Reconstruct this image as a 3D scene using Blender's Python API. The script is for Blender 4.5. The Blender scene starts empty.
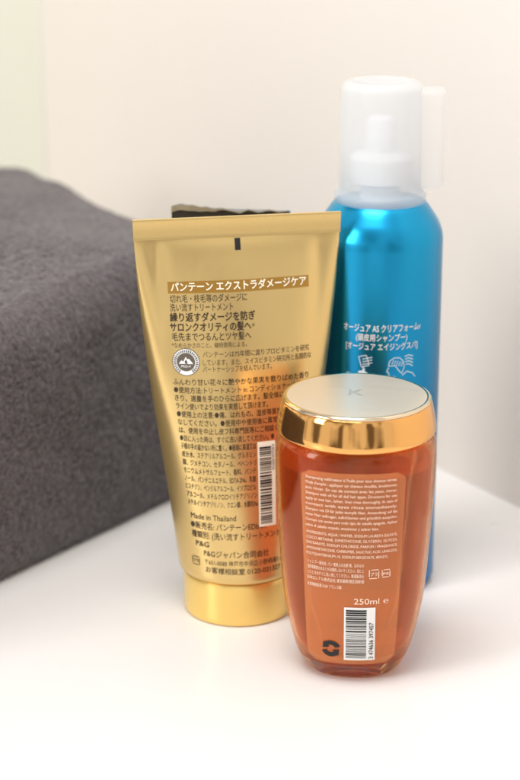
import bpy, bmesh, math, random
import numpy as np
from mathutils import Vector, Matrix, noise
random.seed(4)
S=0.01
F=1850.0; CH=37.0; PITCH=math.radians(18)
scene=bpy.context.scene
COL=scene.collection
FWD=(0.0,math.cos(PITCH),-math.sin(PITCH)); UP=(0.0,math.sin(PITCH),math.cos(PITCH))
# ---------- helpers
def ray(px,py):
    a=px-260; b=390-py
    return (a, F*FWD[1]+b*UP[1], F*FWD[2]+b*UP[2])
def pix2surf(px,py,X0,Y0,yaw,yfun):
    d=ray(px,py); c,s=math.cos(yaw),math.sin(yaw)
    xl,z=0.0,8.0; yl=yfun(0,8)
    for i in range(25):
        yw=Y0+xl*s+yl*c
        t=yw/d[1]; lat=t*d[0]-X0; z=CH+t*d[2]
        xl=(lat+yl*s)/c
        yl=yfun(xl,z)
    return xl,z
def link(o,parent=None):
    COL.objects.link(o)
    if parent: o.parent=parent
    return o
def empty(name,x,y,yaw,label,cat,z=0):
    o=bpy.data.objects.new(name,None); o.empty_display_size=0.02
    o.location=(x*S,y*S,z*S); o.rotation_euler=(0,0,yaw)
    o["label"]=label; o["category"]=cat
    return link(o)
def mkobj(name,verts,faces,mat,parent=None,smooth=True,sharp=40,midx=None):
    me=bpy.data.meshes.new(name)
    me.from_pydata([(v[0]*S,v[1]*S,v[2]*S) for v in verts],[],faces)
    mats=mat if isinstance(mat,(list,tuple)) else [mat]
    for m in mats: me.materials.append(m)
    if midx is not None: me.polygons.foreach_set("material_index",midx)
    if smooth:
        me.polygons.foreach_set("use_smooth",[True]*len(me.polygons))
        bm=bmesh.new(); bm.from_mesh(me)
        lim=math.radians(sharp)
        for e in bm.edges:
            if len(e.link_faces)==2 and e.calc_face_angle(0)>lim: e.smooth=False
        bm.to_mesh(me); bm.free()
    me.update()
    return link(bpy.data.objects.new(name,me),parent)
def grid_faces(rows,n,closed=True,off=0,flip=False):
    f=[]
    for i in range(rows-1):
        for j in range(n if closed else n-1):
            k=(j+1)%n
            q=(off+i*n+j,off+i*n+k,off+(i+1)*n+k,off+(i+1)*n+j)
            f.append(q[::-1] if flip else q)
    return f
def sup(th,p):
    c,s=math.cos(th),math.sin(th)
    return (math.copysign(abs(c)**(2/p),c),math.copysign(abs(s)**(2/p),s))
def lathe(prof,n=96,p=2.0,ry=1.0,capb=True,capt=True):
    v=[];
    for (r,z) in prof:
        for j in range(n):
            c,s=sup(2*math.pi*j/n,p)
            v.append((r*c,r*ry*s,z))
    f=grid_faces(len(prof),n)
    if capb: f.append(tuple(range(n))[::-1])
    if capt: f.append(tuple((len(prof)-1)*n+j for j in range(n)))
    return v,f
def smooth_prof(pts,sub=6):
    out=[]
    P=[np.array(q,float) for q in pts]
    P=[2*P[0]-P[1]]+P+[2*P[-1]-P[-2]]
    for i in range(1,len(P)-2):
        for k in range(sub):
            t=k/sub
            a,b,c,d=P[i-1],P[i],P[i+1],P[i+2]
            out.append(tuple(0.5*((2*b)+(-a+c)*t+(2*a-5*b+4*c-d)*t*t+(-a+3*b-3*c+d)*t**3)))
    out.append(tuple(P[-2]))
    return out
# ---------- text
def text_mesh(body,bold=0.0,res=3):
    cu=bpy.data.curves.new("t","FONT"); cu.body=body; cu.size=1.0; cu.resolution_u=res
    cu.fill_mode='FRONT'
    o=bpy.data.objects.new("t",cu); COL.objects.link(o)
    dg=bpy.context.evaluated_depsgraph_get()
    me=bpy.data.meshes.new_from_object(o.evaluated_get(dg))
    vs=[(v.co.x,v.co.y) for v in me.vertices]; fs=[tuple(p.vertices) for p in me.polygons]
    bpy.data.objects.remove(o); bpy.data.curves.remove(cu); bpy.data.meshes.remove(me)
    return vs,fs
class Flat:
    """collects 2D artwork (s,z) then wraps it on a surface"""
    def __init__(s): s.v=[]; s.f=[]; s.m=[]; s.e=[]
    def add(s,vs,fs,m,e=0.0):
        o=len(s.v); s.v+=vs; s.f+=[tuple(i+o for i in q) for q in fs]; s.m+=[m]*len(fs); s.e+=[e]*len(vs)
    def text(s,body,x0,z,h,x1=None,m=0,bold=0.0,rot=0,slope=0.0):
        vs,fs=text_mesh(body)
        if not vs: return
        xs=[a[0] for a in vs]; w=max(xs)-min(xs); mn=min(xs)
        sx=h if x1 is None else (x1-x0)/w
        sh=[(0,0)] if not bold else [(0,0),(bold,0),(bold/2,bold*0.5),(bold/2,-bold*0.5)]
        for k,(dx,dy) in enumerate(sh):
            out=[]
            for a,b in vs:
                X=(a-mn)*sx+dx*h; Y=b*h+dy*h
                if rot==90: X,Y=-Y,X
                if rot==-90: X,Y=Y,-X
                out.append((x0+X,z+Y+slope*X))
            s.add(out,fs,m,k*0.0012)
    def rect(s,x0,x1,z0,z1,m=0,nx=8,nz=4):
        vs=[];
        for i in range(nz+1):
            for j in range(nx+1):
                vs.append((x0+(x1-x0)*j/nx, z0+(z1-z0)*i/nz))
        fs=[(i*(nx+1)+j,i*(nx+1)+j+1,(i+1)*(nx+1)+j+1,(i+1)*(nx+1)+j) for i in range(nz) for j in range(nx)]
        s.add(vs,fs,m)
    def disc(s,x,z,r,m=0,r0=0.0,n=40,a0=0,a1=360,e=0.0):
        vs=[];fs=[]
        for j in range(n+1):
            a=math.radians(a0+(a1-a0)*j/n)
            vs+= [(x+r0*math.cos(a),z+r0*math.sin(a)),(x+r*math.cos(a),z+r*math.sin(a))]
        for j in range(n): fs.append((2*j,2*j+1,2*j+3,2*j+2))
        s.add(vs,fs,m,e)
    def poly(s,pts,m=0,e=0.0):
        s.add(list(pts),[tuple(range(len(pts)))],m,e)
    def stroke(s,pts,w,m=0,e=0.0):
        for (a,b),(c,d) in zip(pts[:-1],pts[1:]):
            t=Vector((c-a,d-b)); 
            if t.length<1e-6: continue
            t.normalize(); nx,ny=-t.y*w/2,t.x*w/2
            s.poly([(a-nx,b-ny),(c-nx,d-ny),(c+nx,d+ny),(a+nx,b+ny)],m,e)
            e+=0.0006
    def build(s,name,mats,wrap,parent,offs):
        vv=[None]*len(s.v)
        used={}
        for q,m in zip(s.f,s.m):
            for i in q: used[i]=m
        for i,(a,b) in enumerate(s.v):
            vv[i]=wrap(a,b,offs[used.get(i,0)]+s.e[i])
        return mkobj(name,vv,s.f,mats,parent,smooth=True,sharp=60,midx=s.m)
# ---------- materials
def nmat(name):
    m=bpy.data.materials.new(name); m.use_nodes=True
    nt=m.node_tree; b=nt.nodes["Principled BSDF"]
    return m,nt,b
def pm(name,col,rough=0.5,metal=0.0,spec=0.5,noise_amt=0.0,nscale=200,bump=0.0,coat=0.0,trans=0.0,ior=1.45,stretch=None,bdist=0.0005):
    m,nt,b=nmat(name)
    b.inputs["Base Color"].default_value=(*col,1); b.inputs["Roughness"].default_value=rough
    b.inputs["Metallic"].default_value=metal; b.inputs["Specular IOR Level"].default_value=spec
    b.inputs["Coat Weight"].default_value=coat; b.inputs["Coat Roughness"].default_value=0.08
    b.inputs["Transmission Weight"].default_value=trans; b.inputs["IOR"].default_value=ior
    tc=nt.nodes.new("ShaderNodeTexCoord"); no=nt.nodes.new("ShaderNodeTexNoise")
    no.inputs["Scale"].default_value=nscale; no.inputs["Detail"].default_value=4
    mp=nt.nodes.new("ShaderNodeMapping")
    if stretch: mp.inputs["Scale"].default_value=stretch
    nt.links.new(tc.outputs["Object"],mp.inputs["Vector"]); nt.links.new(mp.outputs[0],no.inputs["Vector"])
    mr=nt.nodes.new("ShaderNodeMapRange"); mr.inputs["To Min"].default_value=max(0,rough-noise_amt); mr.inputs["To Max"].default_value=rough+noise_amt
    nt.links.new(no.outputs["Fac"],mr.inputs["Value"]); nt.links.new(mr.outputs["Result"],b.inputs["Roughness"])
    if bump:
        bp=nt.nodes.new("ShaderNodeBump"); bp.inputs["Strength"].default_value=bump; bp.inputs["Distance"].default_value=bdist
        nt.links.new(no.outputs["Fac"],bp.inputs["Height"]); nt.links.new(bp.outputs["Normal"],b.inputs["Normal"])
    return m
M_counter=pm("counter_laminate",(0.80,0.785,0.77),0.30,noise_amt=0.06,nscale=60,spec=0.4)
M_wall=pm("beige_wall_paint",(0.82,0.762,0.712),0.6,noise_amt=0.08,nscale=120,bump=0.2)
M_side=pm("cream_panel",(0.77,0.785,0.68),0.45,noise_amt=0.05,nscale=60,bump=0.1)
M_gold=pm("satin_gold_tube",(0.78,0.565,0.235),0.30,metal=0.84,noise_amt=0.04,nscale=70,bump=0.12,stretch=(1,1,0.22),bdist=0.0013)
M_goldcap=pm("gold_tube_cap",(0.92,0.64,0.19),0.25,metal=0.55,noise_amt=0.01,nscale=20,coat=0.3)
M_print=pm("brown_print",(0.045,0.026,0.012),0.5)
M_black=pm("black_print",(0.01,0.01,0.01),0.5)
M_cream=pm("cream_print",(0.93,0.88,0.72),0.5)
M_band=pm("deep_gold_band",(0.46,0.25,0.05),0.35,metal=0.7)
M_white=pm("white_print",(0.88,0.88,0.86),0.5)
M_mirror=pm("mirror_gold",(0.90,0.48,0.155),0.09,metal=1.0,noise_amt=0.01,nscale=20)
M_disc=pm("champagne_disc",(0.66,0.575,0.45),0.36,metal=0.45,noise_amt=0.08,nscale=260,bump=0.08,stretch=(0.05,1,1))
M_rim=pm("polished_champagne",(0.80,0.66,0.46),0.14,metal=1.0)
M_pouch=pm("black_foil",(0.02,0.02,0.022),0.3,coat=0.3)
M_foil=pm("silver_foil",(0.5,0.5,0.49),0.3,metal=0.8)
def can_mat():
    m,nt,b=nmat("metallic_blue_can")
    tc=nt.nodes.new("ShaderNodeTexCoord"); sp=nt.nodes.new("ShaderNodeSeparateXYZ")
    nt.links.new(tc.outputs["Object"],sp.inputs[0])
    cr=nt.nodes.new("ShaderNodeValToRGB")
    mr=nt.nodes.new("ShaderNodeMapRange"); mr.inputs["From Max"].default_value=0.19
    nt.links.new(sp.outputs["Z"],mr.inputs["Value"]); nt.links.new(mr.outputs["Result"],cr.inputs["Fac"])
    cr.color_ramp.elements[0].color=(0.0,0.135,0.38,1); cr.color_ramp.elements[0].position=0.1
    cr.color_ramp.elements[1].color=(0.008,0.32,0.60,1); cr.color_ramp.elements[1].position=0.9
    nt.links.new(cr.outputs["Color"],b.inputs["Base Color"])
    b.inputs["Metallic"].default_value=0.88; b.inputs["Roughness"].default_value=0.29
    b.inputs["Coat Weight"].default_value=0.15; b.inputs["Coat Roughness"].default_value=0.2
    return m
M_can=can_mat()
def frosted(name,col,tr,rough=0.35):
    m,nt,b=nmat(name)
    b.inputs["Base Color"].default_value=(*col,1); b.inputs["Roughness"].default_value=rough
    out=nt.nodes["Material Output"]
    tl=nt.nodes.new("ShaderNodeBsdfTranslucent"); tl.inputs[0].default_value=(*col,1)
    tp=nt.nodes.new("ShaderNodeBsdfTransparent")
    m1=nt.nodes.new("ShaderNodeMixShader"); m1.inputs[0].default_value=0.45
    m2=nt.nodes.new("ShaderNodeMixShader"); m2.inputs[0].default_value=tr
    nt.links.new(b.outputs[0],m1.inputs[1]); nt.links.new(tl.outputs[0],m1.inputs[2])
    nt.links.new(m1.outputs[0],m2.inputs[1]); nt.links.new(tp.outputs[0],m2.inputs[2])
    nt.links.new(m2.outputs[0],out.inputs[0])
    return m
M_frost=frosted("frosted_plastic",(0.88,0.90,0.92),0.62,0.25)
M_frost2=frosted("thin_frosted_plastic",(0.93,0.93,0.93),0.60)
M_nozzle=pm("white_plastic",(0.80,0.82,0.85),0.4)
def clear(name,glasscol,ior,tint,ftr,ftl,tlcol,abscol=None,dens=0,rough=0.02):
    m,nt,b=nmat(name)
    out=nt.nodes["Material Output"]
    b.inputs["Base Color"].default_value=(*glasscol,1); b.inputs["Roughness"].default_value=rough
    b.inputs["Transmission Weight"].default_value=1.0; b.inputs["IOR"].default_value=ior
    tl=nt.nodes.new("ShaderNodeBsdfTranslucent"); tl.inputs[0].default_value=(*tlcol,1)
    tp=nt.nodes.new("ShaderNodeBsdfTransparent"); tp.inputs[0].default_value=(*tint,1)
    m1=nt.nodes.new("ShaderNodeMixShader"); m1.inputs[0].default_value=ftr
    m2=nt.nodes.new("ShaderNodeMixShader"); m2.inputs[0].default_value=ftl
    nt.links.new(b.outputs[0],m1.inputs[1]); nt.links.new(tp.outputs[0],m1.inputs[2])
    nt.links.new(m1.outputs[0],m2.inputs[1]); nt.links.new(tl.outputs[0],m2.inputs[2])
    nt.links.new(m2.outputs[0],out.inputs[0])
    if abscol:
        va=nt.nodes.new("ShaderNodeVolumeAbsorption"); va.inputs["Color"].default_value=(*abscol,1); va.inputs["Density"].default_value=dens
        nt.links.new(va.outputs[0],out.inputs["Volume"])
    return m
M_shell=clear("amber_plastic",(1.0,0.70,0.42),1.42,(1.0,0.68,0.40),0.30,0.04,(1.0,0.36,0.06))
M_liquid=clear("amber_liquid",(1.0,0.70,0.36),1.33,(1.0,0.62,0.26),0.42,0.15,(1.0,0.30,0.02),(1.0,0.40,0.02),9)
def labelmat():
    m,nt,b=nmat("translucent_label")
    b.inputs["Base Color"].default_value=(0.97,0.36,0.13,1); b.inputs["Roughness"].default_value=0.35
    tp=nt.nodes.new("ShaderNodeBsdfTransparent"); tp.inputs[0].default_value=(1,0.95,0.9,1)
    mx=nt.nodes.new("ShaderNodeMixShader"); mx.inputs[0].default_value=0.64
    nt.links.new(b.outputs[0],mx.inputs[1]); nt.links.new(tp.outputs[0],mx.inputs[2])
    nt.links.new(mx.outputs[0],nt.nodes["Material Output"].inputs[0])
    return m
M_label=labelmat()
def towelmat():
    m,nt,b=nmat("grey_terry")
    tc=nt.nodes.new("ShaderNodeTexCoord"); no=nt.nodes.new("ShaderNodeTexNoise")
    no.inputs["Scale"].default_value=460; no.inputs["Detail"].default_value=5
    nt.links.new(tc.outputs["Object"],no.inputs["Vector"])
    cr=nt.nodes.new("ShaderNodeValToRGB"); cr.color_ramp.elements[0].position=0.30; cr.color_ramp.elements[1].position=0.75
    cr.color_ramp.elements[0].color=(0.052,0.043,0.046,1); cr.color_ramp.elements[1].color=(0.145,0.125,0.130,1)
    nt.links.new(no.outputs["Fac"],cr.inputs["Fac"]); nt.links.new(cr.outputs[0],b.inputs["Base Color"])
    b.inputs["Roughness"].default_value=0.95; b.inputs["Specular IOR Level"].default_value=0.1
    b.inputs["Sheen Weight"].default_value=0.3; b.inputs["Sheen Roughness"].default_value=0.6
    bp=nt.nodes.new("ShaderNodeBump"); bp.inputs["Strength"].default_value=0.7; bp.inputs["Distance"].default_value=0.0016
    nt.links.new(no.outputs["Fac"],bp.inputs["Height"]); nt.links.new(bp.outputs["Normal"],b.inputs["Normal"])
    return m
M_towel=towelmat()
# ---------- setting
def box(name,x0,x1,y0,y1,z0,z1,mat):
    v=[(x,y,z) for z in (z0,z1) for y in (y0,y1) for x in (x0,x1)]
    f=[(0,2,3,1),(4,5,7,6),(0,1,5,4),(2,6,7,3),(0,4,6,2),(1,3,7,5)]
    return mkobj(name,v,f,mat,smooth=False)
ct=box("countertop",-75,60,15,190,-3,0,M_counter); ct["kind"]="structure"
def wallslab(name,p,q,h,th,mat,label):
    p=Vector(p);q=Vector(q); d=(q-p).normalized(); n=Vector((-d.y,d.x))*th
    pts=[p,q,q+n,p+n]
    v=[(a.x,a.y,0.02) for a in pts]+[(a.x,a.y,h) for a in pts]
    f=[(3,2,1,0),(4,5,6,7),(0,1,5,4),(1,2,6,5),(2,3,7,6),(3,0,4,7)]
    o=mkobj(name,v,f,mat,smooth=False); o["label"]=label; o["category"]="wall"; o["kind"]="structure"
    return o
C=Vector((-16.7,142.7)); wd=Vector((3.8,-6.1)).normalized()
e=C+wd*135
wallslab("wall",(e.x,e.y),(C.x,C.y),75,-4,M_wall,"plain beige painted wall behind the countertop")
sd=Vector((-0.85,-0.53)).normalized()
c2=C+sd*0.05
e2=c2+sd*80
wallslab("side_wall",(e2.x,e2.y),(c2.x,c2.y),75,4,M_side,"pale cream green panel wall meeting the beige wall")
# ---------- gold tube
TX,TY,TYAW=-1.0,80.8,math.radians(11)
hz=[2.2,5.3,10.3,15,17.6,18.0,19]
ah=[2.80,3.20,3.92,4.47,4.66,4.70,4.72]
bh=[2.72,2.50,1.85,0.92,0.22,0.07,0.07]
sm=smooth_prof(list(zip(hz[:5],ah[:5])),10); smb=smooth_prof(list(zip(hz[:5],bh[:5])),10)
HZ=[q[0] for q in sm]+[18.0,18.9]; AH=[q[1] for q in sm]+[4.68,4.70]; BH=[q[1] for q in smb]+[0.06,0.05]
def tA(z): return float(np.interp(z,HZ,AH))
def tB(z): return float(np.interp(z,HZ,BH))
def dentf(x,z,side):
    k=min(1,max(0,(z-2)/4))
    d=0.13*noise.noise(Vector((x*0.32,z*0.15,side)))
    d+=0.08*math.exp(-((abs(x)-(tA(z)*0.80))/0.35)**2)*max(0,(z-9)/9)*(1 if side<4 else -1)
    return d*k
def tube_y(x,z):
    a,b=tA(z),tB(z); q=max(0.02,1-(min(abs(x)/a,0.995))**2)
    return -b*math.sqrt(q)
tube=empty("tube_of_treatment",TX,TY,TYAW,"gold squeeze tube of hair treatment standing on its cap","tube")
n=160; v=[]
zs=[2.15]+list(np.linspace(2.25,17.6,70))+[17.75,17.88,17.98]
for z in zs:
    a,b=tA(z),tB(z)
    if z<2.2: a-=0.1;b-=0.1
    for j in range(n):
        th=2*math.pi*j/n; x=a*math.cos(th); y=b*math.sin(th)
        y+=dentf(x,z,4 if y>0 else 3)*min(1,b/0.3)
        v.append((x,y,z))
R=len(zs)
f=grid_faces(R,n); f.append(tuple(range(n))[::-1]); f.append(tuple((R-1)*n+j for j in range(n)))
mkobj("tube_body",v,f,M_gold,tube,sharp=50)
nx=520; v=[]
levels=[(17.97,0.03),(17.99,0.085),(18.1,0.085),(18.12,1),(18.80,1),(18.82,0.085),(18.90,0.08),(18.92,0.05)]
for z,t in levels:
    A=tA(z)+0.02
    for side in (-1,1):
        for i in range(nx):
            x=-A+2*A*i/(nx-1)
            if side>0: x=-x
            y=t if t<1 else (0.086 if (i//2)%2 else 0.075)
            v.append((x,side*y,z))
n2=2*nx; f=grid_faces(len(levels),n2); f.append(tuple(range(n2))[::-1]); f.append(tuple((len(levels)-1)*n2+j for j in range(n2)))
mkobj("crimped_seal",v,f,M_gold,tube,sharp=30)
pr=[(2.48,0.0),(2.58,0.06),(2.61,0.15)]+[(2.61+0.02*i/7,0.15+i*0.23) for i in range(1,8)]+[(2.63,1.98),(2.60,2.07),(2.48,2.11),(2.40,2.18)]
v,f=lathe(pr,128)
mkobj("cap",v,f,M_goldcap,tube,sharp=45)
def tube_arc(z):
    a,b=tA(z),tB(z); xs=np.sin(np.linspace(-1.5,1.5,121))*a
    ys=-b*np.sqrt(np.maximum(0,1-(xs/a)**2))
    ss=np.concatenate([[0],np.cumsum(np.hypot(np.diff(xs),np.diff(ys)))]); ss-=ss[60]
    return xs,ss
_cache={}
def arc(z):
    k=round(z*20)
    if k not in _cache: _cache[k]=tube_arc(k/20)
    return _cache[k]
def tube_wrap(s,z,off):
    xs,ss=arc(z); x=float(np.interp(s,ss,xs)); a,b=tA(z),tB(z)
    y=tube_y(x,z)+dentf(x,z,3)*min(1,b/0.3)
    if z>17.95: y=-0.09
    nn=Vector((x*b/a, y*a/max(b,0.05),0)); nn=nn.normalized() if nn.length>1e-6 else Vector((0,-1,0))
    return (x+nn.x*off, y+nn.y*off, z)
def TP(px,py):
    x,z=pix2surf(px,py,TX,TY,TYAW,tube_y); xs,ss=arc(z)
    return float(np.interp(x,xs,ss)),z
art=Flat()
def tl(body,x0,x1,y,hpx,bold=0.0,m=0,ref=None):
    xm=ref or (x0+x1)/2; _,z=TP(xm,y)
    def sx(px):
        yy=y
        for _i in range(8):
            s,zz=TP(px,yy); yy+=(zz-z)*21
        return s
    art.text(body,sx(x0),z,hpx/21.5,sx(x1),m,bold)
s0,z0=TP(168,292); s1,_=TP(309,286)
_,zb0=TP(240,291.5); _,zb1=TP(240,279.5)
art.rect(s0,s1,zb0,zb1,2,30,2)
tl("パンテーン エクストラダメージケア",171,306,288.7,9.4,0.04,1)
tl("切れ毛・枝毛等のダメージに",170,247,301.5,8.2,0.01)
tl("洗い流すトリートメント",170,233,310.5,8.2,0.01)
tl("繰り返すダメージを防ぎ",170,255,320.5,9.2,0.05)
tl("サロンクオリティの髪へ",170,251,330.5,9.2,0.05)
tl("*",252,255,329,8)
tl("毛先までつるんとツヤ髪へ",172,251,340,8.6,0.02)
tl("*なめらかさのこと。継続使用による。",172,247,347.5,5.6)
tl("パンテーンは75年間に渡りプロビタミンを研究",203,309,355,6.4)
tl("しています。また、スイスビタミン研究所と長期的な",203,311,363,6.4)
tl("パートナーシップを結んでいます。",203,272,371,6.4)
body=[("ふんわり甘い花々に艶やかな果実を散りばめた香り",173,308),
("●使用方法:トリートメント in コンディショナーの後、髪にな",174,318),
("きり、適量を手のひらに広げます。髪全体になじませ、す",175,312),
("ライン使いでより効果を実感して頂けます。",176,268),
("●使用上の注意:●傷、はれもの、湿疹等異常のある時",177,300),
("なしてください。●使用中や使用後に異常が現れた",178,296),
("は、使用を中止し皮フ科専門医等にご相談ください",179,292),
("●目に入った時は、すぐに洗い流してください。●",180,274),
("子様の手の届かない所に置く。●極端に高温又は",181,256),
("成分:水、ステアリルアルコール、グルタミン",182,256),
("酸、ジメチコン、セタノール、ベヘントリ",183,256),
("モニウムメトサルフェート、香料、パンテ",184,256),
("ノール、パンテニルエチル、EDTA-2Na、乳酸",185,256),
("ヒスチジン、ベンジルアルコール、イソプロピル",186,256),
("アルコール、メチルクロロイソチアゾリノン",187,257),
("メチルイソチアゾリノン、クエン酸、水酸化Na",188,258)]
for i,(t,x0,x1) in enumerate(body):
    tl(t,x0,x1,384+i*8.2,6.7,0.012,ref=240)
tl("Made in Thailand",191,236,521,8.0,0.01,ref=237)
tl("●販売名: パンテーンEDb4A",191,266,530.5,8.0,0.01,ref=237)
tl("種類別: (洗い流すトリートメント)",192,282,540,8.0,0.01,ref=237)
tl("P&G",196,209,549,7.5,0.03,ref=237)
tl("P&Gジャパン合同会社",204,269,558,7.6,0.01,ref=237)
tl("〒651-0088 神戸市中央区小野柄通7-1-18",205,286,566.5,6.4,ref=237)
tl("お客様相談室 0120-021327",206,280,574.5,7.0,0.01,ref=237)
sm_,zm1=TP(237,229.5); _,zm0=TP(237,250)
art.rect(sm_-0.13,sm_+0.13,zm0,min(zm1,17.93),3,2,10)
sp_,zp_=TP(196,560)
q=0.20
for k in range(4):
    a=math.radians(90*k+45); c0=(sp_+1.41*q*math.cos(a),zp_+1.41*q*math.sin(a)); a2=a+math.pi/2
    c1=(sp_+1.41*q*math.cos(a2),zp_+1.41*q*math.sin(a2))
    mx_=(c0[0]*.15+c1[0]*.85,c0[1]*.15+c1[1]*.85)
    art.stroke([c0,mx_],0.04,0)
art.text("プラ",sp_-0.15,zp_-0.09,0.22,sp_+0.15,0,0.02)
# round seal
se,ze=TP(186,362)
art.disc(se,ze,0.62,5); art.disc(se,ze,0.585,4); 
for k in range(34):
    a=2*math.pi*k/34
    if 4.2<a<5.2: continue
    h=0.045+0.02*random.random(); c,s_=math.cos(a),math.sin(a)
    art.stroke([(se+c*(0.50-h),ze+s_*(0.50-h)),(se+c*(0.50+h),ze+s_*(0.50+h))],0.04,7)
art.poly([(se-0.33,ze-0.08),(se-0.20,ze+0.08),(se-0.12,ze+0.02),(se-0.0,ze+0.24),(se+0.07,ze+0.12),(se+0.13,ze+0.16),(se+0.33,ze-0.08)],6)
art.poly([(se-0.06,ze+0.0),(se+0.0,ze+0.13),(se+0.07,ze-0.02),(se+0.02,ze-0.06)],7)
art.text("PRO-V",se-0.22,ze-0.24,0.15,se+0.22,6,0.02)
# barcode
sb,zb=TP(267,483); 
zb_t=TP(267,441)[1]; zb_b=TP(267,526)[1]
art.rect(sb-0.42,sb+0.42,zb_b,zb_t,1,6,20)
z=zb_b+0.15
while z<zb_t-0.2:
    w=random.choice([0.03,0.03,0.05,0.08]); art.rect(sb-0.34,sb+0.22,z,z+w,3+4,4,1); z+=w+random.choice([0.035,0.05,0.08])
art.text("4 902430 839754",sb+0.25,zb_t-0.15,0.17,None,7,0,rot=-90)
M_darkm=pm("emblem_grey",(0.12,0.10,0.08),0.5)
mats=[M_print,M_cream,M_band,M_black,M_white,M_darkm,M_white,M_black]
offs=[0.012,0.028,0.012,0.010,0.022,0.018,0.036,0.045]
art.build("printed_text",mats,tube_wrap,tube,offs)
ia=Flat(); ia.disc(se,ze,0.41,0); ia.build("round_emblem",[M_darkm],tube_wrap,tube,[0.029])
# ---------- pouch behind tube
PX,PY=-1.35,84.9
pouch=empty("pouch",PX,PY,math.radians(9),"slim black foil pouch standing behind the gold tube","pouch")
PH=18.24
v=[];n=140
zs=np.linspace(0,PH,70)
def ptop(x): return 0.20*noise.noise(Vector((x*0.7,0,1)))+0.14*noise.noise(Vector((x*1.9,4,1)))-0.03*x
def pw(t): return 1.7+1.10*min(1,t/0.75)
def pc(t): return 0.9*(1-min(1,t/0.75))
for z in zs:
    t=z/PH; b=0.8*math.sin(math.pi*min(1,(1-t)*0.9+0.02))**0.7 if t<0.93 else 0.06
    b=min(b,0.9)*(1 if t<0.9 else max(0.08,(0.96-t)/0.06))
    for j in range(n):
        th=2*math.pi*j/n; c,s=sup(th,3.2)
        x=pw(t)*c+pc(t)
        v.append((x,b*s+0.15*noise.noise(Vector((x,z*.6,0))),z+ptop(x)*t))
f=grid_faces(len(zs),n); f.append(tuple(range(n))[::-1]); f.append(tuple((len(zs)-1)*n+j for j in range(n)))
mkobj("pouch_body",v,f,M_pouch,pouch)
v=[]
for i in range(5):
    for j in range(n):
        th=2*math.pi*j/n; c,s=sup(th,3.2)
        x=2.82*c; hgt=0.05+0.22*max(0,min(1,(-x-0.2)/1.6))+0.05*noise.noise(Vector((x*3,9,2)))
        v.append((x,0.09*s+0.15*noise.noise(Vector((x,PH*.6,0))),PH-0.03+hgt*i/4+ptop(x)))
f=grid_faces(5,n); f.append(tuple(range(n))[::-1]); f.append(tuple(4*n+j for j in range(n)))
mkobj("seal_strip",v,f,M_foil,pouch)
# ---------- blue can
BX,BY,BYAW=5.57,84.3,math.radians(-4)
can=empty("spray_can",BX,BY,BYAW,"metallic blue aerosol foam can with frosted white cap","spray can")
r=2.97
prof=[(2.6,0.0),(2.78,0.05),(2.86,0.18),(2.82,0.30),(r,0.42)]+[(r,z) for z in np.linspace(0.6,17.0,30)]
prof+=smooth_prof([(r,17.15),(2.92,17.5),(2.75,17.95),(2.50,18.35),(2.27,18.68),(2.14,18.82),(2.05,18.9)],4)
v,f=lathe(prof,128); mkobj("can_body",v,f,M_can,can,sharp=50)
ZC=18.85; CT=24.4
cp=[(2.10,ZC),(2.14,ZC+.05),(2.13,ZC+.35),(2.06,ZC+.45),(1.98,ZC+.55)]+[(1.965-0.09*(z-19)/5,z) for z in np.linspace(ZC+.7,CT-.5,14)]
for k in range(1,11):
    a=k/10*math.pi/2; cp.append((1.870-0.42*(1-math.cos(a)),CT-.42+0.42*math.sin(a)))
cp+=[(1.33,CT+0.0),(1.27,CT-0.06),(0.8,CT-0.07),(0.02,CT-0.07)]
inner=[(max(0.01,q[0]-0.12),q[1]-0.1 if q[1]>CT-.42 else q[1]) for q in cp][::-1]
v,f=lathe(cp+inner,96,capb=False,capt=False); mkobj("cap",v,f,M_frost,can,sharp=50)
nz=[(0.9,18.9),(0.9,19.6),(1.45,19.8),(1.45,20.9),(1.2,21.1),(0.75,21.2),(0.7,22.6),(0.5,22.8),(0.01,22.8)]
v,f=lathe(nz,48,capt=False); mkobj("actuator",v,f,M_nozzle,can,sharp=50)
v=[];n=40;zb0_=ZC+0.7;zz=[zb0_,zb0_+.06]+list(np.linspace(zb0_+.2,CT-.6,8))+[CT-.45,CT-.35]
for i,z in enumerate(zz):
    e_=0.12 if i in(0,len(zz)-1) else (0.03 if i in (1,len(zz)-2) else 0)
    for j in range(n):
        c,s=sup(2*math.pi*j/n,4); v.append((2.18+ (0.76-e_)*c, 0.1+(0.7-e_)*s, z))
f=grid_faces(len(zz),n); f.append(tuple(range(n))[::-1]); f.append(tuple((len(zz)-1)*n+j for j in range(n)))
mkobj("spout",v,f,M_frost2,can)
def can_y(x,z): return -math.sqrt(max(0.05,r*r-min(abs(x),r*0.98)**2))
def can_wrap(s,z,off):
    a=s/r; return ((r+off)*math.sin(a),-(r+off)*math.cos(a),z)
def CP(px,py):
    x,z=pix2surf(px,py,BX,BY,BYAW,can_y); return r*math.asin(max(-0.98,min(0.98,x/r))),z
art=Flat()
def cl(body,x0,x1,y,hpx,bold=0.0):
    _,z=CP((x0+x1)/2,y); art.text(body,CP(x0,y)[0],z,hpx/21,CP(x1,y)[0],0,bold)
cl("オージュア AS クリアフォームv",344,420,332,8.8,0.015)
cl("(頭皮用シャンプー)",356,407,341,8.0,0.012)
cl("[オージュア エイジングスパ]",346,417,350,8.0,0.012)
M_pict=pm("pale_blue_print",(0.66,0.80,0.86),0.5)
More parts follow.
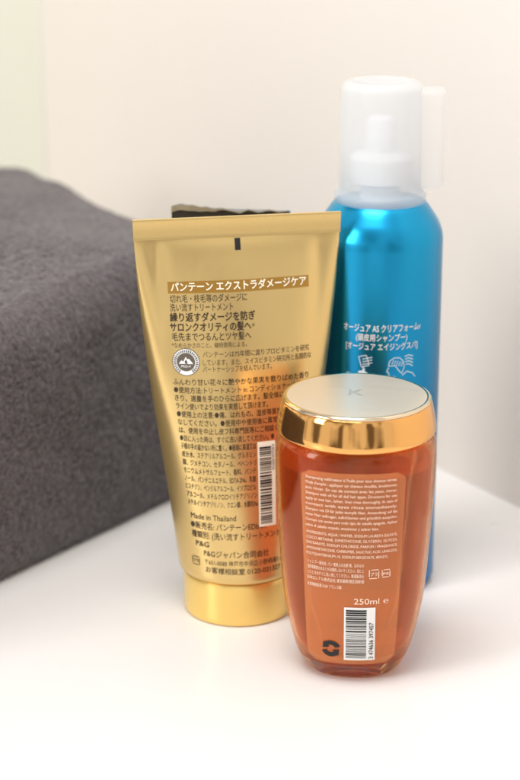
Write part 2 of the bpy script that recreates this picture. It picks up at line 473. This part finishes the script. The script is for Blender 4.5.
# drawing 1: upturned can held by fingers, foam landing on an open palm
s,z=CP(359,367)
art.stroke([(s-.02,z+.50),(s+.34,z+.60),(s+.48,z+.12),(s+.12,z+.02),(s-.02,z+.50)],0.035,1)
art.stroke([(s+.22,z+.05),(s+.19,z-.10),(s+.30,z-.08)],0.05,1)
for k in range(3): art.stroke([(s+.62,z+.52-.13*k),(s+.40,z+.46-.13*k),(s+.16,z+.40-.13*k)],0.035,1)
for dx,dz,rr_ in ((.06,-.26,.10),(.20,-.24,.12),(.33,-.30,.09),(.18,-.34,.10)): art.disc(s+dx,z+dz,rr_,1,n=14)
art.stroke([(s-.62,z-.30),(s-.40,z-.36),(s-.15,z-.44),(s+.15,z-.48),(s+.45,z-.42),(s+.70,z-.28),(s+.78,z-.34),(s+.55,z-.56),(s+.2,z-.68),(s-.2,z-.66),(s-.50,z-.50)],0.035,1)
art.stroke([(s-.58,z-.40),(s-.25,z-.50)],0.03,1)
s,z=CP(396,366)
art.stroke([(s-.34,z-.05),(s-.44,z-.26),(s-.34,z-.30),(s-.34,z-.42),(s-.22,z-.52),(s-.05,z-.50),(s+.0,z-.66)],0.035,1)
art.stroke([(s-.36,z+.02),(s-.30,z+.26),(s-.08,z+.40),(s+.18,z+.38),(s+.36,z+.20),(s+.40,z-.10),(s+.28,z-.38),(s+.12,z-.20),(s-.04,z+.02),(s-.36,z+.02)],0.035,1)
for k in range(5): art.stroke([(s-.2+.11*k,z+.08-.03*k),(s-.12+.11*k,z+.30-.03*k)],0.03,1)
for k in range(4): art.stroke([(s+.42+.02*k,z+.42-.13*k),(s+.62,z+.48-.14*k),(s+.86,z+.40-.16*k)],0.04,1)
art.stroke([(s+.30,z-.48),(s+.55,z-.30),(s+.85,z-.42),(s+1.0,z-.62)],0.04,1)
for yy,tx in ((389,"よく振ってから缶を逆さにして使用"),(396,"してください。地肌になじませ"),(403,"よく洗い流します。")):
    cl(tx,352,352+4.2*len(tx)*0.85,yy,4.4)
art.build("printed_text",[M_white,M_pict],can_wrap,can,[0.012,0.012])
# ---------- amber bottle
OX,OY,OYAW=4.13,74.9,math.radians(-5)
bot=empty("shampoo_bottle",OX,OY,OYAW,"translucent amber shampoo bottle with shiny gold cap","bottle")
bw=smooth_prof([(1.78,0.02),(2.06,0.12),(2.42,0.7),(2.68,1.5),(2.97,2.8),(3.15,4.1),(3.33,6.7),(3.43,8.6),(3.46,9.8),(3.42,10.5)],8)
bz=[q[1] for q in bw]; br=[q[0] for q in bw]
def bR(z): return float(np.interp(z,bz,br))
PE,RY=2.25,0.93
WT=0.17
outer=[(0.01,0.30),(0.9,0.24),(1.3,0.12),(1.6,0.04)]+bw+[(3.33,10.75),(3.2,10.85)]
inn=[(3.0,10.80),(3.15,10.70),(3.25,10.4)]+[(bR(z)-WT,z) for z in np.linspace(10.1,1.5,40)]
inn+=[(2.38,1.15),(2.12,0.82),(1.7,0.66),(1.0,0.62),(0.01,0.66)]
v,f=lathe(outer+inn,128,p=PE,ry=RY,capb=False,capt=False); mkobj("bottle_body",v,f,M_shell,bot,sharp=60)
G=0.03; LV=9.75
lq=[(0.01,0.70),(1.0,0.66),(1.66,0.70),(2.07,0.86),(2.33,1.18)]+[(bR(z)-WT-G,z) for z in np.linspace(1.52,LV,44)]+[(bR(LV)-WT-G-0.04,LV-0.03),(bR(LV)-WT-0.25,LV-0.07),(0.01,LV-0.08)]
v,f=lathe(lq,128,p=PE,ry=RY,capb=False,capt=False); mkobj("liquid",v,f,M_liquid,bot,sharp=60)
def bot_y(x,z):
    a=bR(z); q=min(abs(x)/a,0.99); return -a*RY*(1-q**PE)**(1/PE)
capp=[(3.10,10.90),(3.26,10.90)]+smooth_prof([(3.34,10.93),(3.40,11.02),(3.41,11.18),(3.375,11.45),(3.32,11.75),(3.26,12.05),(3.21,12.22),(3.18,12.29)],6)+[(3.15,12.31)]
v,f=lathe(capp,160); mkobj("cap",v,f,M_mirror,bot,sharp=45)
rp=[(3.12,12.312),(3.17,12.33),(3.185,12.37),(3.16,12.42),(3.10,12.455),(3.03,12.465),(3.0,12.45)]
v,f=lathe(rp,128); mkobj("cap_rim",v,f,M_rim,bot,sharp=45)
dp=[(2.99,12.451)]+[(2.985*(1-t),12.453+0.10*(1-(1-t)**2)) for t in np.linspace(0.01,0.99,14)]
v,f=lathe(dp,128); mkobj("cap_disc",v,f,M_disc,bot,sharp=45)
M_kshade=pm("embossed_mark",(0.56,0.48,0.36),0.35,metal=0.5)
ka=Flat(); ka.text("K",-0.35,-0.35,1.1,None,0,0.0)
ka.build("embossed_letter",[M_kshade],lambda s,z,o:(s,z,12.56),bot,[0])
def bot_arc(z):
    xs=np.linspace(-0.98,0.98,121)*bR(z); ys=np.array([bot_y(x,z) for x in xs])
    ss=np.concatenate([[0],np.cumsum(np.hypot(np.diff(xs),np.diff(ys)))]); ss-=ss[60]; return xs,ss
_bc={}
def barc(z):
    k=round(z*20)
    if k not in _bc: _bc[k]=bot_arc(k/20)
    return _bc[k]
def bot_wrap(s,z,off):
    xs,ss=barc(z); x=float(np.interp(s,ss,xs)); y=bot_y(x,z); h=0.01
    dy=(bot_y(x+h,z)-bot_y(x-h,z))/(2*h); nn=Vector((dy,-1,0)).normalized()
    return (x+nn.x*off,y+nn.y*off,z)
def OP(px,py):
    x,z=pix2surf(px,py,OX,OY,OYAW,bot_y); xs,ss=barc(z); return float(np.interp(x,xs,ss)),z
lab=Flat(); nx,nz_=30,40; vs=[];fs=[]
zt=OP(351,474)[1]; zbm=OP(351,664)[1]
for i in range(nz_+1):
    z=zbm+(zt-zbm)*i/nz_
    w=2.30-0.30*(zt-z)/(zt-zbm)
    ed=min(z-zbm,zt-z); 
    if ed<0.4: w-=0.4-math.sqrt(max(0,0.16-(0.4-ed)**2))
    for j in range(nx+1): vs.append((-w+2*w*j/nx,z))
fs=[(i*(nx+1)+j,i*(nx+1)+j+1,(i+1)*(nx+1)+j+1,(i+1)*(nx+1)+j) for i in range(nz_) for j in range(nx)]
lab.add(vs,fs,0)
lab.build("label",[M_label],bot_wrap,bot,[0.012])
art=Flat()
def ol(body,x0,x1,y,hpx,bold=0.0,m=0):
    z=OP((x0+x1)/2,y)[1]; art.text(body,OP(x0,y)[0],z,hpx/23,OP(x1,y)[0],m,bold)
L1=["Shampooing sublimateur à l'huile pour tous cheveux ternes.",
"Mode d'emploi : appliquer sur cheveux mouillés, émulsionner,",
"puis rincer. En cas de contact avec les yeux, rincer.",
"Shampoo with oil for all dull hair types. Directions for use:",
"apply to wet hair, lather, then rinse thoroughly. In case of",
"contact with eyes rinse immediately.",
"Shampoo mit Öl für jedes stumpfe Haar. Anwendung: auf das",
"nasse Haar auftragen, aufschäumen und gründlich ausspülen.",
"Champú con aceite para todo tipo de cabello apagado. Aplicar",
"sobre el cabello mojado, emulsionar y aclarar bien."]
L2=["INGREDIENTS: AQUA / WATER, SODIUM LAURETH SULFATE,",
"COCO-BETAINE, DIMETHICONE, GLYCERIN, GLYCOL",
"DISTEARATE, SODIUM CHLORIDE, PARFUM / FRAGRANCE,",
"AMODIMETHICONE, CARBOMER, SALICYLIC ACID, LINALOOL",
"POLYQUATERNIUM-10, SODIUM BENZOATE, BENZYL"]
L3=["シャンプー 販売名: バン 使用上の注意 傷、はれもの",
"湿疹等異常のあるときは使用しないでください。目に入",
"ったときはすぐに洗い流してください。製造販売元",
"日本ロレアル株式会社 東京都新宿区西新宿",
"お客様相談室 0120 フランス製"]
def block(L,x0,x1,y,dy,h,last=0.7,b=0.0):
    for i,t in enumerate(L):
        ol(t,x0,x1 if i<len(L)-1 else x0+(x1-x0)*last,y+i*dy,h,b)
    return y+len(L)*dy
y=block(L1,306,397,482,5.3,4.2,0.8,0.015)
y=block(L2,307,397,y+2,5.3,4.0,0.9,0.015)
y=block(L3,308,364,y+2.5,5.3,4.4,0.6,0.012)
ol("250ml ℮",354,388,604,9.0,0.015)
def sqmark(px,py,q,txt):
    s,z=OP(px,py)
    for k in range(4):
        a=math.radians(90*k+45); a2=a+math.pi/2
        c0=(s+1.41*q*math.cos(a),z+1.41*q*math.sin(a)); c1=(s+1.41*q*math.cos(a2),z+1.41*q*math.sin(a2))
        art.stroke([c0,(c0[0]*.18+c1[0]*.82,c0[1]*.18+c1[1]*.82)],0.035,0)
    art.text(txt,s-q*.75,z-q*.4,q*1.0,s+q*.75,0,0.02)
sqmark(374,574,0.20,"プラ"); sqmark(386,573,0.17,"PE")
# recycling mark: two bold interlocking arrows
s,z=OP(331,648)
for a0 in (20,200):
    art.disc(s,z,0.42,3,r0=0.20,n=20,a0=a0,a1=a0+112)
    a=math.radians(a0+111); rr=Vector((math.cos(a),math.sin(a))); t=Vector((-math.sin(a),math.cos(a)))
    art.poly([(s+rr.x*.50,z+rr.y*.50),(s+rr.x*.24+t.x*.27,z+rr.y*.24+t.y*.27),(s+rr.x*.10,z+rr.y*.10)],3,0.001)
# barcode
sl=OP(344,630)[0]; sr=OP(375,630)[0]; zb_=OP(360,660)[1]; zt_=OP(360,607.5)[1]
art.rect(sl,sr,zb_,zt_,2,8,14)
z=zb_+0.12
while z<zt_-0.14:
    w=random.choice([0.025,0.03,0.05,0.08]); art.rect(sl+0.08,sr-0.38,z,min(z+w,zt_-0.08),3,4,1); z+=w+random.choice([0.03,0.045,0.07])
art.text("3 474636 397457",sr-0.08,zb_+0.08,0.27,None,3,0.005,rot=90)
M_dk=pm("dark_print",(0.05,0.02,0.015),0.5)
M_pale=pm("pale_print",(0.93,0.74,0.60),0.5)
art.build("printed_text",[M_pale,M_dk,M_white,M_black],bot_wrap,bot,[0.028,0.026,0.036,0.05])
# ---------- towel
def towel():
    P=[Vector((-2.2,97.5)),Vector((-14.8,119.5)),Vector((-38,112)),Vector((-40,80)),Vector((-23,68.5))]
    pts=[];rad=3.0
    m=len(P)
    for i in range(m):
        p0,p1,p2=P[i-1],P[i],P[(i+1)%m]
        a=p1+(p0-p1).normalized()*rad; b=p1+(p2-p1).normalized()*rad
        for k in range(9):
            t=k/8; pts.append((1-t)**2*a+2*t*(1-t)*p1+t*t*b)
    L=[0]
    for i in range(len(pts)): L.append(L[-1]+(pts[(i+1)%len(pts)]-pts[i]).length)
    n=1000; ring=[]
    for j in range(n):
        d=L[-1]*j/n; k=max(i for i in range(len(L)) if L[i]<=d+1e-9); k=min(k,len(pts)-1)
        t=(d-L[k])/max(1e-6,L[k+1]-L[k]); ring.append(pts[k].lerp(pts[(k+1)%len(pts)],t))
    cen=sum(ring,Vector((0,0)))/n
    H=13.9; RR=2.5
    lev=[]
    for i in range(130):
        z=0.05+(H-RR)*i/129
        lev.append((z,-0.5*(1-min(1,z/1.2))**2))
    for k in range(1,24):
        a=k/23*math.pi/2; lev.append((H-RR+RR*math.sin(a),-RR*(1-math.cos(a))))
    v=[]
    for z,off in lev:
        for q in ring:
            d=(cen-q).normalized(); v.append(Vector((q.x-d.x*off,q.y-d.y*off,z)))
    last=[Vector((w.x,w.y,w.z)) for w in v[-n:]]
    K=120
    for k in range(1,K):
        t=k/K
        for q in last: v.append(Vector((q.x+(cen.x-q.x)*t,q.y+(cen.y-q.y)*t,q.z+0.7*math.sin(t*math.pi/2))))
    R=len(lev)+K-1
    v.append(Vector((cen.x,cen.y,H+0.7)))
    out=[]
    for w in v:
        nv=noise.noise_vector(w*0.10)*0.8+noise.noise_vector(w*0.30)*0.20
        fine=noise.noise_vector(w*3.0)*0.05+noise.noise_vector(w*7.5)*0.115
        q=w+nv*min(1,w.z/3)+fine
        q.z=max(q.z,0.02); out.append(tuple(q))
    f=grid_faces(R,n)
    for j in range(n): f.append(((R-1)*n+j,(R-1)*n+(j+1)%n,R*n))
    f.append(tuple(range(n))[::-1])
    o=mkobj("towel",out,f,M_towel,sharp=180)
    o["label"]="folded dark grey terry towel lying on white countertop"; o["category"]="towel"
towel()
# ---------- light
w=bpy.data.worlds.new("World"); scene.world=w; w.use_nodes=True
nt=w.node_tree; bg=nt.nodes["Background"]
tc=nt.nodes.new("ShaderNodeTexCoord"); no=nt.nodes.new("ShaderNodeTexNoise"); no.inputs["Scale"].default_value=1.9; no.inputs["Detail"].default_value=1
mp=nt.nodes.new("ShaderNodeMapping"); mp.inputs["Scale"].default_value=(1.9,1.9,0.5)
nt.links.new(tc.outputs["Generated"],mp.inputs[0]); nt.links.new(mp.outputs[0],no.inputs["Vector"])
cr=nt.nodes.new("ShaderNodeValToRGB"); cr.color_ramp.elements[0].position=0.45; cr.color_ramp.elements[1].position=0.55
cr.color_ramp.elements[0].color=(0.20,0.165,0.14,1); cr.color_ramp.elements[1].color=(1.05,1.02,0.99,1)
nt.links.new(no.outputs["Fac"],cr.inputs["Fac"]); nt.links.new(cr.outputs[0],bg.inputs[0]); bg.inputs[1].default_value=0.83
def area(name,loc,tgt,size,power,col):
    l=bpy.data.lights.new(name,'AREA'); l.shape='RECTANGLE'; l.size=size[0]; l.size_y=size[1]; l.energy=power; l.color=col
    o=bpy.data.objects.new(name,l); o.location=loc
    o.rotation_euler=(Vector(tgt)-Vector(loc)).to_track_quat('-Z','Y').to_euler(); COL.objects.link(o)
area("ceiling_lamp",(-0.15,0.50,1.30),(0.05,1.0,0.05),(0.6,0.45),12.0,(1.0,0.975,0.95))
area("window_light",(-1.1,0.1,0.7),(0.0,0.9,0.10),(0.35,0.8),9.5,(1.0,0.985,0.975))
# ---------- camera
cam=bpy.data.cameras.new("Camera"); co=bpy.data.objects.new("Camera",cam); COL.objects.link(co)
co.location=(0,0,CH*S); co.rotation_euler=(math.radians(72),0,0)
cam.sensor_fit='VERTICAL'; cam.sensor_height=36; cam.lens=36*F/780
cam.clip_start=0.01; cam.clip_end=20
cam.dof.use_dof=True; cam.dof.focus_distance=0.80; cam.dof.aperture_fstop=7.0
scene.camera=co
scene.view_settings.view_transform='Standard'; scene.view_settings.look='None'; scene.view_settings.exposure=0
